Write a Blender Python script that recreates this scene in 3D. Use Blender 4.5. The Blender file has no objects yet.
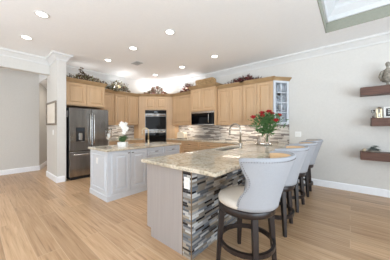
import bpy, bmesh, math, random
from mathutils import Vector, Matrix

S = bpy.context.scene
COL = S.collection
PI = math.pi
R_ = math.radians

# ---------------------------------------------------------------- camera
cam = bpy.data.cameras.new('camera')
cam.sensor_width = 36.0
cam.lens = 185.0 / 390.0 * 36.0
cam.shift_y = -2.5 / 390.0
cam.clip_start = 0.05
co = bpy.data.objects.new('camera', cam)
COL.objects.link(co)
co.location = (0, 0, 1.30)
co.rotation_euler = (R_(90), 0, R_(40))
S.camera = co

# ---------------------------------------------------------------- world, exposure
S.view_settings.view_transform = 'Standard'
S.view_settings.look = 'None'
S.view_settings.gamma = 1.0
S.view_settings.use_curve_mapping = False
S.view_settings.exposure = 0.02
S.cycles.use_denoising = True
S.cycles.max_bounces = 8
S.cycles.diffuse_bounces = 5
S.cycles.sample_clamp_indirect = 6.0
W = bpy.data.worlds.new('world')
S.world = W
W.use_nodes = True
W.node_tree.nodes['Background'].inputs[0].default_value = (0.90, 0.95, 1.0, 1)
W.node_tree.nodes['Background'].inputs[1].default_value = 1.7


def area(name, loc, target, sx, sy, power, color=(1, 1, 1), spread=PI):
    l = bpy.data.lights.new(name, 'AREA')
    l.shape = 'RECTANGLE'
    l.size, l.size_y = sx, sy
    l.energy = power
    l.color = color
    l.spread = spread
    o = bpy.data.objects.new(name, l)
    COL.objects.link(o)
    o.location = loc
    o.rotation_euler = (Vector(target) - Vector(loc)).to_track_quat('-Z', 'Y').to_euler()
    return o


# fill lights added at the unseen openings, tilted up to brighten the ceiling
area('fill_rear', (-1.2, -4.2, 1.2), (-1.7, -2.1, 4.6), 5.6, 2.2, 325, (0.76, 0.89, 1.0), R_(120))
area('fill_side', (3.95, 0.2, 1.2), (0.6, 1.6, 3.0), 5.0, 2.2, 165, (0.74, 0.88, 1.0), R_(130))
area('hall_fill', (-6.7, -3.6, 1.9), (-7.0, 1.0, 1.5), 0.9, 1.8, 20, (1.0, 0.96, 0.92))  # warm fill added to brighten the hall, with no visible source

# ---------------------------------------------------------------- materials
MATS = {}


def mat(name, color, rough=0.5, metal=0.0, spec=0.5, **kw):
    if name in MATS:
        return MATS[name]
    m = bpy.data.materials.new(name)
    m.use_nodes = True
    b = m.node_tree.nodes['Principled BSDF']
    b.inputs['Base Color'].default_value = (*color, 1)
    b.inputs['Roughness'].default_value = rough
    b.inputs['Metallic'].default_value = metal
    b.inputs['Specular IOR Level'].default_value = spec
    for k, v in kw.items():
        b.inputs[k.replace('_', ' ')].default_value = v
    MATS[name] = m
    return m


def lin(r, g, b):
    f = lambda c: (c / 255 / 12.92) if c / 255 <= 0.04045 else ((c / 255 + 0.055) / 1.055) ** 2.4
    return (f(r), f(g), f(b))


def nn(m, t, **kw):
    n = m.node_tree.nodes.new(t)
    for k, v in kw.items():
        setattr(n, k, v)
    return n


def lk(m, a, b):
    m.node_tree.links.new(a, b)


def coords(m, scale=(1, 1, 1), kind='Object'):
    t = nn(m, 'ShaderNodeTexCoord')
    mp = nn(m, 'ShaderNodeMapping')
    mp.inputs['Scale'].default_value = scale
    lk(m, t.outputs[kind], mp.inputs[0])
    return mp.outputs[0]


def ramp(m, stops, interp='LINEAR'):
    r = nn(m, 'ShaderNodeValToRGB')
    r.color_ramp.interpolation = interp
    e = r.color_ramp.elements
    e[0].position, e[0].color = stops[0][0], (*stops[0][1], 1)
    e[1].position, e[1].color = stops[1][0], (*stops[1][1], 1)
    for p, c in stops[2:]:
        x = e.new(p)
        x.color = (*c, 1)
    return r


def noisy(name, c1, c2, scale, rough=0.5, metal=0.0, detail=4, lo=0.35, hi=0.65, bump=0.0, spec=0.5):
    m = mat(name, c1, rough, metal, spec)
    b = m.node_tree.nodes['Principled BSDF']
    v = coords(m, scale)
    n = nn(m, 'ShaderNodeTexNoise')
    n.inputs['Scale'].default_value = 1
    n.inputs['Detail'].default_value = detail
    lk(m, v, n.inputs['Vector'])
    r = ramp(m, [(lo, c1), (hi, c2)])
    lk(m, n.outputs[0], r.inputs[0])
    lk(m, r.outputs[0], b.inputs['Base Color'])
    if bump:
        bp = nn(m, 'ShaderNodeBump')
        bp.inputs['Strength'].default_value = bump
        bp.inputs['Distance'].default_value = 0.01
        lk(m, n.outputs[0], bp.inputs['Height'])
        lk(m, bp.outputs[0], b.inputs['Normal'])
    return m


M_wall = noisy('wall_paint', lin(214, 211, 206), lin(217, 214, 209), (30, 30, 30), 0.85, bump=0.05)
M_ceil = noisy('ceiling_paint', lin(240, 240, 240), lin(242, 242, 242), (30, 30, 30), 0.9, bump=0.05)
M_trayw = noisy('tray_white_dimmed', lin(214, 215, 216), lin(217, 218, 219), (30, 30, 30), 0.8)  # ceiling white darkened in the colour to offset strong light inside the tray
M_base = noisy('trim_paint_lit', lin(246, 247, 250), lin(248, 249, 252), (20, 20, 20), 0.4)  # brighter copy of the trim white, so the low boards look better lit
M_tray = noisy('tray_band_shaded_paint', lin(146, 147, 134), lin(150, 151, 138), (30, 30, 30), 0.85)  # riser paint with its shading mixed into the colour
M_trim = noisy('trim_paint', lin(216, 215, 213), lin(219, 218, 216), (20, 20, 20), 0.45)  # same white toned down in colour against strong light on the crown
M_maple = noisy('maple_wood', lin(207, 174, 137), lin(197, 163, 126), (14, 14, 1.1), 0.42, detail=6, lo=0.3, hi=0.75)
M_maple_d = noisy('maple_moulding', lin(176, 146, 108), lin(156, 126, 90), (5, 5, 5), 0.42)
M_white = noisy('white_cabinet_paint', lin(206, 210, 216), lin(209, 213, 219), (12, 12, 12), 0.4)
M_taupe = noisy('taupe_panel', lin(166, 158, 154), lin(171, 163, 159), (40, 40, 2), 0.55)
M_steel = noisy('stainless_steel', lin(148, 145, 142), lin(168, 165, 162), (7, 7, 1.2), 0.16, 1.0, bump=0.6, detail=1)
M_steel_b = noisy('brushed_steel_bright', lin(196, 194, 190), lin(206, 204, 200), (60, 2, 2), 0.25, 1.0)
M_black = noisy('black_enamel', lin(22, 22, 24), lin(28, 28, 30), (8, 8, 8), 0.35)
M_glassblack = noisy('black_glass', lin(9, 9, 11), lin(13, 13, 15), (3, 3, 3), 0.06, spec=0.3)
M_dark_wood = noisy('espresso_wood', lin(44, 34, 32), lin(32, 25, 24), (30, 30, 3), 0.32, detail=5)
M_linen = noisy('grey_white_linen', lin(172, 174, 179), lin(163, 165, 171), (160, 160, 220), 0.9, detail=2, bump=0.15)
M_cream = noisy('cream_fabric', lin(218, 209, 197), lin(210, 201, 189), (90, 90, 90), 0.85, detail=2, bump=0.1)
M_tan = noisy('tan_lining_fabric', lin(224, 192, 152), lin(214, 180, 140), (90, 90, 90), 0.85, detail=2)
M_nail = mat('nailhead_metal', lin(118, 115, 112), 0.35, 1.0)
M_nickel = noisy('brushed_nickel', lin(176, 170, 160), lin(186, 180, 170), (40, 40, 40), 0.25, 1.0)
M_gold = noisy('champagne_metal', lin(196, 180, 150), lin(206, 190, 162), (40, 40, 40), 0.32, 1.0)
M_bronze = mat('dark_bronze', lin(70, 64, 60), 0.4, 1.0)
M_plate = noisy('white_plastic', lin(240, 240, 238), lin(243, 243, 241), (20, 20, 20), 0.4)
M_walnut = noisy('walnut_shelf_wood', lin(112, 78, 64), lin(78, 52, 44), (3, 30, 30), 0.5, detail=6, lo=0.3, hi=0.7)
M_glass = mat('clear_glass', (1, 1, 1), 0.02, 0, 0.5, Transmission_Weight=1.0, IOR=1.3)
M_rose = noisy('red_petals', lin(196, 34, 40), lin(160, 22, 32), (60, 60, 60), 0.6)
M_leaf = noisy('rose_leaf_green', lin(96, 134, 78), lin(62, 104, 52), (40, 40, 40), 0.6)
M_leaf2 = noisy('orchid_leaf_green', lin(66, 100, 58), lin(92, 124, 74), (20, 20, 20), 0.45)
M_petalw = noisy('white_petals', lin(246, 244, 240), lin(238, 234, 226), (30, 30, 30), 0.6)
M_olive = noisy('dried_olive_leaves', lin(128, 122, 78), lin(88, 84, 50), (30, 30, 30), 0.8)
M_brown = noisy('dried_brown_leaves', lin(104, 82, 58), lin(70, 54, 40), (30, 30, 30), 0.8)
M_burg = noisy('dried_burgundy_blooms', lin(122, 58, 54), lin(84, 38, 40), (30, 30, 30), 0.8)
M_pink = noisy('dusty_pink_blooms', lin(176, 112, 106), lin(146, 84, 82), (30, 30, 30), 0.8)
M_pale = noisy('pale_dried_leaves', lin(190, 176, 146), lin(160, 146, 112), (30, 30, 30), 0.8)
M_basket = noisy('woven_straw', lin(214, 180, 132), lin(150, 114, 72), (24, 24, 60), 0.75, detail=2, bump=0.4)
M_ceramic = noisy('white_glaze', lin(232, 230, 226), lin(238, 236, 232), (15, 15, 15), 0.3)
M_creamgl = noisy('cream_enamel', lin(238, 224, 200), lin(242, 229, 208), (15, 15, 15), 0.3)
M_stone = noisy('grey_stone_carving', lin(160, 154, 142), lin(120, 114, 104), (30, 30, 30), 0.7, bump=0.3)
M_succ = noisy('grey_green_succulent', lin(168, 174, 166), lin(112, 122, 116), (40, 40, 40), 0.6)
M_lens = mat('lamp_lens', (1, 1, 1), 0.5)
_b = M_lens.node_tree.nodes['Principled BSDF']
_b.inputs['Emission Color'].default_value = (1, 0.97, 0.92, 1)
_b.inputs['Emission Strength'].default_value = 6.0
M_art = noisy('pale_print', lin(240, 234, 224), lin(232, 224, 212), (3, 3, 3), 0.7)
M_frame = noisy('weathered_grey_wood', lin(146, 135, 122), lin(124, 114, 103), (4, 30, 30), 0.6)
M_vent = mat('vent_grey', lin(188, 188, 186), 0.6)
M_ventd = mat('vent_dark', lin(130, 130, 130), 0.8)
M_gap = mat('shadow_gap_black', lin(30, 26, 24), 0.9)


def make_floor_mat():
    m = mat('oak_planks', lin(190, 154, 116), 0.33)
    b = m.node_tree.nodes['Principled BSDF']
    v = coords(m)
    br = nn(m, 'ShaderNodeTexBrick')
    br.offset = 0.37
    br.offset_frequency = 2
    br.inputs['Color1'].default_value = (0, 0, 0, 1)
    br.inputs['Color2'].default_value = (1, 1, 1, 1)
    br.inputs['Mortar'].default_value = (0.5, 0.5, 0.5, 1)
    br.inputs['Scale'].default_value = 1
    br.inputs['Mortar Size'].default_value = 0.0022
    br.inputs['Brick Width'].default_value = 1.75
    br.inputs['Row Height'].default_value = 0.20
    lk(m, v, br.inputs['Vector'])
    # grain, stretched along the plank and shifted plank by plank
    add = nn(m, 'ShaderNodeVectorMath', operation='MULTIPLY_ADD')
    cmb = nn(m, 'ShaderNodeCombineXYZ')
    lk(m, br.outputs['Color'], cmb.inputs[0])
    lk(m, br.outputs['Color'], cmb.inputs[1])
    lk(m, cmb.outputs[0], add.inputs[0])
    add.inputs[1].default_value = (9, 9, 9)
    lk(m, v, add.inputs[2])
    mp = nn(m, 'ShaderNodeMapping')
    mp.inputs['Scale'].default_value = (1.0, 24, 1)
    lk(m, add.outputs[0], mp.inputs[0])
    n = nn(m, 'ShaderNodeTexNoise')
    n.inputs['Scale'].default_value = 1.4
    n.inputs['Detail'].default_value = 7
    n.inputs['Roughness'].default_value = 0.62
    n.inputs['Distortion'].default_value = 0.6
    lk(m, mp.outputs[0], n.inputs['Vector'])
    r = ramp(m, [(0.26, lin(146, 112, 82)), (0.44, lin(194, 158, 121)), (0.72, lin(218, 186, 151))])
    lk(m, n.outputs[0], r.inputs[0])
    tint = ramp(m, [(0.0, lin(222, 218, 214)), (1.0, (1, 1, 1))])
    lk(m, br.outputs['Color'], tint.inputs[0])
    mx = nn(m, 'ShaderNodeMix', data_type='RGBA', blend_type='MULTIPLY')
    mx.inputs[0].default_value = 1
    lk(m, r.outputs[0], mx.inputs[6])
    lk(m, tint.outputs[0], mx.inputs[7])
    mo = nn(m, 'ShaderNodeMix', data_type='RGBA')
    lk(m, br.outputs['Fac'], mo.inputs[0])
    lk(m, mx.outputs[2], mo.inputs[6])
    mo.inputs[7].default_value = (*lin(206, 178, 146), 1)  # pale seam colour paints in the glare on the plank bevels
    lk(m, mo.outputs[2], b.inputs['Base Color'])
    bp = nn(m, 'ShaderNodeBump')
    bp.inputs['Strength'].default_value = 0.12
    bp.inputs['Distance'].default_value = 0.004
    lk(m, n.outputs[0], bp.inputs['Height'])
    lk(m, bp.outputs[0], b.inputs['Normal'])
    return m


def make_granite():
    m = mat('cream_granite', lin(206, 192, 172), 0.07)
    b = m.node_tree.nodes['Principled BSDF']
    v = coords(m, (1, 1, 1))
    n1 = nn(m, 'ShaderNodeTexNoise')
    n1.inputs['Scale'].default_value = 3.2
    n1.inputs['Detail'].default_value = 8
    n1.inputs['Distortion'].default_value = 1.6
    lk(m, v, n1.inputs['Vector'])
    r1 = ramp(m, [(0.28, lin(172, 162, 148)), (0.42, lin(208, 196, 174)), (0.56, lin(222, 213, 196)), (0.74, lin(204, 184, 154))])
    lk(m, n1.outputs[0], r1.inputs[0])
    n2 = nn(m, 'ShaderNodeTexNoise')
    n2.inputs['Scale'].default_value = 42
    n2.inputs['Detail'].default_value = 4
    lk(m, v, n2.inputs['Vector'])
    r2 = ramp(m, [(0.34, lin(176, 172, 166)), (0.5, (1, 1, 1))])
    lk(m, n2.outputs[0], r2.inputs[0])
    mx = nn(m, 'ShaderNodeMix', data_type='RGBA', blend_type='MULTIPLY')
    mx.inputs[0].default_value = 0.75
    lk(m, r1.outputs[0], mx.inputs[6])
    lk(m, r2.outputs[0], mx.inputs[7])
    lk(m, mx.outputs[2], b.inputs['Base Color'])
    return m


def make_mosaic(name, stops, row, length, rough):
    """horizontal strip mosaic; u = x + y so that it works on walls along either axis"""
    m = mat(name, (0.5, 0.5, 0.5), rough)
    b = m.node_tree.nodes['Principled BSDF']
    t = nn(m, 'ShaderNodeTexCoord')
    sp = nn(m, 'ShaderNodeSeparateXYZ')
    lk(m, t.outputs['Object'], sp.inputs[0])

    def mth(op, a, bb=None, c=None):
        x = nn(m, 'ShaderNodeMath', operation=op)
        for i, q in enumerate((a, bb, c)):
            if q is None:
                continue
            if isinstance(q, (int, float)):
                x.inputs[i].default_value = q
            else:
                lk(m, q, x.inputs[i])
        return x.outputs[0]
    u = mth('ADD', sp.outputs[0], sp.outputs[1])
    zr = mth('DIVIDE', sp.outputs[2], row)
    ri = mth('FLOOR', zr)
    w1 = nn(m, 'ShaderNodeTexWhiteNoise', noise_dimensions='1D')
    lk(m, ri, w1.inputs['W'])
    uu = mth('ADD', mth('DIVIDE', u, length), mth('MULTIPLY', w1.outputs['Value'], 17.0))
    ui = mth('FLOOR', uu)
    cb = nn(m, 'ShaderNodeCombineXYZ')
    lk(m, ui, cb.inputs[0])
    lk(m, ri, cb.inputs[1])
    w2 = nn(m, 'ShaderNodeTexWhiteNoise', noise_dimensions='2D')
    lk(m, cb.outputs[0], w2.inputs['Vector'])
    r = ramp(m, stops, 'CONSTANT')
    lk(m, w2.outputs['Value'], r.inputs[0])
    # joints
    fz = mth('FRACT', zr)
    fu = mth('FRACT', uu)
    j = mth('MAXIMUM', mth('LESS_THAN', fz, 0.06), mth('LESS_THAN', fu, 0.02))
    mx = nn(m, 'ShaderNodeMix', data_type='RGBA')
    lk(m, j, mx.inputs[0])
    lk(m, r.outputs[0], mx.inputs[6])
    mx.inputs[7].default_value = (*lin(140, 137, 133), 1)
    lk(m, mx.outputs[2], b.inputs['Base Color'])
    return m


M_floor = make_floor_mat()
M_granite = make_granite()
M_mosaic = make_mosaic('bar_strip_mosaic', [(0.0, lin(34, 36, 42)), (0.17, lin(150, 150, 150)), (0.33, lin(92, 96, 102)),
                                            (0.49, lin(190, 190, 189)), (0.60, lin(128, 120, 110)), (0.76, lin(112, 118, 126)), (0.90, lin(166, 156, 142))],
                       0.023, 0.145, 0.14)
M_splash = make_mosaic('backsplash_strip_mosaic', [(0.0, lin(140, 130, 122)), (0.18, lin(196, 190, 183)), (0.42, lin(168, 161, 154)),
                                                   (0.62, lin(208, 204, 198)), (0.84, lin(122, 116, 113))],
                       0.025, 0.22, 0.22)


# ---------------------------------------------------------------- mesh helpers
class MB:
    def __init__(self):
        self.v, self.f = [], []

    def add(self, vs, fs):
        n = len(self.v)
        self.v += [tuple(p) for p in vs]
        self.f += [tuple(i + n for i in q) for q in fs]
        return self

    def box(self, x0, x1, y0, y1, z0, z1):
        vs = [(x, y, z) for z in (z0, z1) for (x, y) in ((x0, y0), (x1, y0), (x1, y1), (x0, y1))]
        return self.add(vs, [(3, 2, 1, 0), (4, 5, 6, 7), (0, 1, 5, 4), (1, 2, 6, 5), (2, 3, 7, 6), (3, 0, 4, 7)])

    def prism(self, poly, z0, z1):
        n = len(poly)
        vs = [(x, y, z0) for x, y in poly] + [(x, y, z1) for x, y in poly]
        fs = [tuple(range(n - 1, -1, -1)), tuple(range(n, 2 * n))]
        fs += [(i, (i + 1) % n, n + (i + 1) % n, n + i) for i in range(n)]
        return self.add(vs, fs)

    def loops(self, ls, close0=True, close1=True, ring=True):
        n = len(ls[0])
        vs = [p for l in ls for p in l]
        fs = []
        for k in range(len(ls) - 1):
            for i in range(n if ring else n - 1):
                j = (i + 1) % n
                fs.append((k * n + i, k * n + j, (k + 1) * n + j, (k + 1) * n + i))
        if close0:
            fs.append(tuple(range(n - 1, -1, -1)))
        if close1:
            fs.append(tuple((len(ls) - 1) * n + i for i in range(n)))
        return self.add(vs, fs)

    def lathe(self, prof, c=(0, 0, 0), seg=20):
        ls = [[(c[0] + r * math.cos(2 * PI * i / seg), c[1] + r * math.sin(2 * PI * i / seg), c[2] + z) for i in range(seg)] for r, z in prof]
        return self.loops(ls)

    def tube(self, pts, r, seg=10):
        pts = [Vector(p) for p in pts]
        rs = r if isinstance(r, (list, tuple)) else [r] * len(pts)
        ls = []
        ref = None
        for i, p in enumerate(pts):
            a = pts[max(i - 1, 0)]
            b = pts[min(i + 1, len(pts) - 1)]
            t = (b - a).normalized()
            if ref is None:
                ref = Vector((0, 0, 1)) if abs(t.z) < 0.9 else Vector((1, 0, 0))
            n = (ref - t * ref.dot(t)).normalized()
            ref = n
            q = t.cross(n)
            ls.append([p + (n * math.cos(2 * PI * k / seg) + q * math.sin(2 * PI * k / seg)) * rs[i] for k in range(seg)])
        return self.loops(ls)

    def sweep(self, path, prof, closed=False):
        """mitred moulding: path of (x, y); prof of (offset to the left of the path, z)"""
        ls = []
        n = len(path)
        for i, p in enumerate(path):
            p = Vector(p)
            d0 = (p - Vector(path[i - 1])).normalized() if i > 0 or closed else None
            d1 = (Vector(path[(i + 1) % n]) - p).normalized() if i < n - 1 or closed else None
            d0 = d0 or d1
            d1 = d1 or d0
            n0, n1 = Vector((-d0.y, d0.x)), Vector((-d1.y, d1.x))
            m = (n0 + n1)
            m = m / max(1e-6, (1 + n0.dot(n1)))
            ls.append([(p.x + m.x * o, p.y + m.y * o, z) for o, z in prof])
        if closed:
            ls.append(ls[0])
        return self.loops(ls, not closed, not closed)

    def ball(self, c, r, seg=8, rings=5, sc=(1, 1, 1)):
        prof = [(r * math.sin(PI * k / rings), -r * math.cos(PI * k / rings)) for k in range(rings + 1)]
        prof[0] = (r * 0.02, -r)
        prof[-1] = (r * 0.02, r)
        n = len(self.v)
        self.lathe(prof, (0, 0, 0), seg)
        for i in range(n, len(self.v)):
            x, y, z = self.v[i]
            self.v[i] = (c[0] + x * sc[0], c[1] + y * sc[1], c[2] + z * sc[2])
        return self

    def leaf(self, p, d, up, L, w, bend=0.25):
        p, d, up = Vector(p), Vector(d).normalized(), Vector(up)
        s = d.cross(up)
        s = s.normalized() if s.length > 1e-4 else Vector((1, 0, 0))
        u = s.cross(d)
        a = p + d * L * 0.45 + u * L * bend * 0.5
        t = p + d * L
        return self.add([p, a + s * w / 2 + u * w * .15, t, a - s * w / 2 + u * w * .15, a], [(0, 1, 4), (1, 2, 4), (0, 4, 3), (4, 2, 3)])

    def build(self, name, material, parent=None, bevel=0.0, smooth=False, loc=None, rotz=0, seg=2):
        me = bpy.data.meshes.new(name)
        me.from_pydata(self.v, [], self.f)
        bm = bmesh.new()
        bm.from_mesh(me)
        bmesh.ops.recalc_face_normals(bm, faces=bm.faces)
        bm.to_mesh(me)
        bm.free()
        me.materials.append(material)
        o = bpy.data.objects.new(name, me)
        COL.objects.link(o)
        if parent:
            o.parent = parent
        if loc:
            o.location = loc
        o.rotation_euler.z = rotz
        if bevel:
            b = o.modifiers.new('bevel', 'BEVEL')
            b.width = bevel
            b.segments = seg
            b.limit_method = 'ANGLE'
        if smooth:
            for p in me.polygons:
                p.use_smooth = True
        return o


def tag(o, label, cat, group=None, kind=None):
    o['label'] = label
    o['category'] = cat
    if group:
        o['group'] = group
    if kind:
        o['kind'] = kind
    return o


def thing(name, label, cat, loc=(0, 0, 0), rotz=0, group=None):
    o = bpy.data.objects.new(name, None)
    o.empty_display_size = 0.1
    COL.objects.link(o)
    o.location = loc
    o.rotation_euler.z = rotz
    return tag(o, label, cat, group)


def struct(o, label=None, cat=None):
    o['kind'] = 'structure'
    if label:
        o['label'] = label
    if cat:
        o['category'] = cat
    return o


def copy_tree(o, parent=None):
    c = o.copy()
    COL.objects.link(c)
    if parent:
        c.parent = parent
    for ch in list(o.children):
        copy_tree(ch, c)
    return c


# ================================================================ STRUCTURE
YB = 4.95      # back wall (cabinets and shelves)
XL = -6.20     # wall behind the refrigerator
CH = 3.05      # ceiling
T = 0.15

struct(MB().box(-10.5, 4.0, -4.5, 6.4, -0.12, 0).build('floor', M_floor), 'light oak plank floor running through kitchen and hall', 'floor')
# ceiling with the tray opening
TX0, TX1, TY0, TY1 = -0.34, 3.6, -3.0, 4.18
ce = MB()
ce.box(-10.5, TX0 - .012, -4.5, 6.4, CH, CH + .1).box(TX0 - .012, 4.15, TY1 + .012, 6.4, CH, CH + .1).box(TX1 + .012, 4.15, -4.5, TY1 + .012, CH, CH + .1).box(TX0 - .012, TX1 + .012, -4.5, TY0 - .012, CH, CH + .1)
ceil = struct(ce.build('ceiling', M_ceil), 'smooth white ceiling with recessed lights', 'ceiling')
tb = MB()
tb.box(TX0 - .012, TX0, TY0 - .012, TY1 + .012, CH, 3.62).box(TX1, TX1 + .012, TY0 - .012, TY1 + .012, CH, 3.62)
tb.box(TX0, TX1, TY1, TY1 + .012, CH, 3.62).box(TX0, TX1, TY0 - .012, TY0, CH, 3.62)
struct(tb.build('wall_tray', M_tray), 'grey green band around the raised tray ceiling', 'wall')
struct(MB().box(TX0 - .012, TX1 + .012, TY0 - .012, TY1 + .012, 3.62, 3.7).build('ceiling_tray', M_trayw), 'raised white panel of the tray ceiling', 'ceiling')
tc = MB().sweep([(TX0, TY0), (TX1, TY0), (TX1, TY1), (TX0, TY1)], [(0, 3.23), (.03, 3.23), (.04, 3.30), (.12, 3.38), (.14, 3.42), (.24, 3.50), (.26, 3.62), (0, 3.62)], closed=True)
struct(tc.build('trim_tray', M_trayw), 'white stepped crown moulding inside the tray ceiling', 'trim')

struct(MB().box(XL - T, 4.15, YB, YB + T, 0, CH).build('wall_back', M_wall), 'long greige wall behind the cabinets and the floating shelves', 'wall')
struct(MB().box(XL - T, XL, 1.43, YB, 0, CH).build('wall_left', M_wall), 'greige wall behind the refrigerator', 'wall')
struct(MB().box(-6.24, -5.28, 1.25, 1.43, 0, CH).build('wall_stub', M_wall), 'short projecting greige wall beside the refrigerator', 'wall')
struct(MB().box(-6.10, -5.93, -4.5, 1.25, 2.66, CH).build('beam_hall', M_wall), 'greige header beam over the hall opening', 'beam')
struct(MB().prism([(-7.27, -4.5), (-7.27, 1.27), (-9.5, 2.16), (-9.6, 2.05), (-7.42, 1.17), (-7.42, -4.5)], 0, CH).build('wall_hall', M_wall), 'greige hall wall beyond the header beam', 'wall')
struct(MB().prism([(-7.27, 1.27), (-6.24, 1.27), (-6.35, 2.6), (-9.5, 2.6), (-9.5, 2.16)], 2.66, CH - .002).build('ceiling_hall', M_ceil), 'lowered white hall soffit beyond the header beam', 'ceiling')
struct(MB().box(-9.5, -6.35, 2.6, 2.7, 0, CH).build('wall_entry', M_wall), 'greige wall at the end of the hall', 'wall')
# walls behind and beside the camera, with tall glazed openings that let the daylight in
wr = MB().box(-7.42, -4.2, -4.5, -4.35, 0, CH).box(1.8, 4.15, -4.5, -4.35, 0, CH).box(-4.2, 1.8, -4.5, -4.35, 2.75, CH)
struct(wr.build('wall_rear', M_wall), 'greige wall with a wide opening behind the viewer', 'wall')
ws = MB().box(4.0, 4.15, 2.9, YB, 0, CH).box(4.0, 4.15, -4.35, -2.4, 0, CH).box(4.0, 4.15, -2.4, 2.9, 2.75, CH)
struct(ws.build('wall_right', M_wall), 'greige wall with a wide opening right of the viewer', 'wall')

# crown and base mouldings
crown = [(0, CH - .16), (.015, CH - .16), (.025, CH - .125), (.085, CH - .05), (.11, CH - .04), (.12, CH - .001), (0, CH - .001)]
struct(MB().sweep([(4.0, YB), (XL, YB), (XL, 1.43), (-5.28, 1.43), (-5.28, 1.25), (-5.93, 1.25), (-5.93, -4.35)], crown).build('trim_crown', M_trim), 'white crown moulding around the kitchen ceiling', 'trim')
base = [(0, 0), (.02, 0), (.02, .115), (.012, .135), (0, .14)]
struct(MB().sweep([(4.0, YB), (-1.12, YB)], base).build('baseboard_back', M_base), 'white baseboard under the floating shelves', 'baseboard')
struct(MB().sweep([(-5.28, 1.40), (-5.28, 1.25), (-6.24, 1.25)], base).build('baseboard_stub', M_base), 'white baseboard around the short wall by the refrigerator', 'baseboard')
struct(MB().sweep([(-9.5, 2.16), (-7.27, 1.27), (-7.27, -4.35)], base).build('baseboard_hall', M_base), 'white baseboard along the hall wall', 'baseboard')

# tiled backsplash
struct(MB().box(-5.15, -1.14, YB - .012, YB, .915, 1.38).build('wall_backsplash', M_splash), 'beige and grey strip mosaic backsplash on the long wall', 'backsplash')
struct(MB().box(XL, XL + .012, 2.45, 4.2, .915, 1.38).build('wall_backsplash', M_splash), 'beige strip mosaic backsplash beside the refrigerator', 'backsplash')


# ================================================================ CABINETRY
def panel(mb, x0, x1, z0, z1, y, fr=.055, th=.02):
    """raised-panel door or drawer front, facing -y, back at y"""
    def rc(i, yy):
        return [(x0 + i, yy, z0 + i), (x1 - i, yy, z0 + i), (x1 - i, yy, z1 - i), (x0 + i, yy, z1 - i)]
    m = min(x1 - x0, z1 - z0)
    fr = min(fr, m * .22)
    mb.loops([rc(0, y), rc(0, y - th + .003), rc(.003, y - th), rc(fr, y - th), rc(fr + .005, y - th + .016), rc(fr + .020, y - th + .016), rc(fr + .048, y - th + .001)])
    return mb


def crown_on(mb, w, d, z, h=.08, out=.06):
    def rc(o, zz):
        return [(-w / 2 - o, -d - o, zz), (w / 2 + o, -d - o, zz), (w / 2 + o, 0, zz), (-w / 2 - o, 0, zz)]
    mb.loops([rc(.004, z - .012), rc(.012, z), rc(.02, z + h * .2), rc(out * .8, z + h * .7), rc(out, z + h * .75), rc(out, z + h)])
    return mb


def wall_cab(label, loc, rotz, w, d, z0, z1, ndoors, crown_h=.08, group=None, box=None, legs_to=None, crown_out=.06):
    t = thing('wall_cabinet', label, 'cabinet', (loc[0], loc[1], 0), rotz, group)
    b = MB()
    (box or (lambda q: q.box(-w / 2, w / 2, -d, -.001, z0, z1)))(b)
    if legs_to is not None:
        b.box(-w / 2, -w / 2 + .035, -d, -.001, legs_to, z0).box(w / 2 - .035, w / 2, -d, -.001, legs_to, z0)
    b.build('body', M_maple, t)
    mw = .018
    dw = (w - 2 * mw - (ndoors - 1) * .014) / ndoors
    for i in range(ndoors):
        x0 = -w / 2 + mw + i * (dw + .014)
        panel(MB(), x0, x0 + dw, z0 + .02, z1 - .025, -d).build('door', M_maple, t)
    crown_on(MB(), w, d + .02, z1, crown_h, crown_out).build('crown', M_maple_d, t)
    return t


G_up = 'maple wall cabinets'
D90 = R_(90)
# left wall: over the refrigerator, then two runs
wall_cab('deep two-door maple cabinet above the refrigerator', (XL, 1.955), D90, .98, .71, 1.87, 2.48, 2, .085)
wall_cab('narrow single-door maple wall cabinet just right of the refrigerator', (XL, 2.685), D90, .47, .32, 1.38, 2.42, 1)
wall_cab('two-door maple wall cabinet between refrigerator and corner oven tower', (XL, 3.372), D90, .885, .32, 1.38, 2.42, 2)
# back wall
wall_cab('single-door maple wall cabinet between oven tower and microwave', (-4.452, YB), 0, .965, .33, 1.38, 2.42, 1)
wall_cab('taller deeper two-door maple cabinet above the microwave', (-3.485, YB), 0, .96, .45, 1.80, 2.52, 2, .085, legs_to=1.37)
wall_cab('two-door maple wall cabinet immediately right of the microwave', (-2.605, YB), 0, .785, .33, 1.37, 2.44, 2)
wall_cab('two-door maple wall cabinet next to the glass-fronted corner unit', (-1.8175, YB), 0, .785, .33, 1.37, 2.44, 2)

# angled glass-door end cabinet
gx, gy = (-1.422 + -1.165) / 2, (4.62 + YB) / 2
ga = math.atan2(.33, .257)
gw = math.hypot(.33, .257)
t = thing('glass_door_cabinet', 'angled end cabinet with white-framed glass door at right of the run', 'cabinet', (gx, gy, 0), ga)
inv = Matrix.Rotation(-ga, 2)


def gl(x, y):
    v = inv @ Vector((x - gx, y - gy))
    return (v.x, v.y)


pt = [gl(-1.422, YB - .002), gl(-1.422, 4.62), gl(-1.165, YB - .002)]
inn = [gl(-1.405, YB - .015), gl(-1.405, 4.655), gl(-1.200, YB - .015)]
b = MB().prism(pt, 1.37, 1.39).prism(pt, 2.41, 2.44)
b.prism([gl(-1.422, YB - .002), gl(-1.422, 4.62), gl(-1.410, 4.63), gl(-1.410, YB - .002)], 1.39, 2.41)
b.prism([gl(-1.422, YB - .012), gl(-1.165, YB - .012), gl(-1.165, YB - .002), gl(-1.422, YB - .002)], 1.39, 2.41)
b.build('body', M_white, t)
for z in (1.72, 2.06):
    MB().prism(inn, z, z + .015).build('shelf', M_white, t)
df = MB()
hw = gw / 2 - .006
z0, z1 = 1.378, 2.432
df.box(-hw, -hw + .05, -.022, -.002, z0, z1).box(hw - .05, hw, -.022, -.002, z0, z1)
df.box(-hw + .05, hw - .05, -.022, -.002, z0, z0 + .05).box(-hw + .05, hw - .05, -.022, -.002, z1 - .05, z1)
df.box(-.008, .008, -.020, -.004, z0 + .05, z1 - .05)
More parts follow.
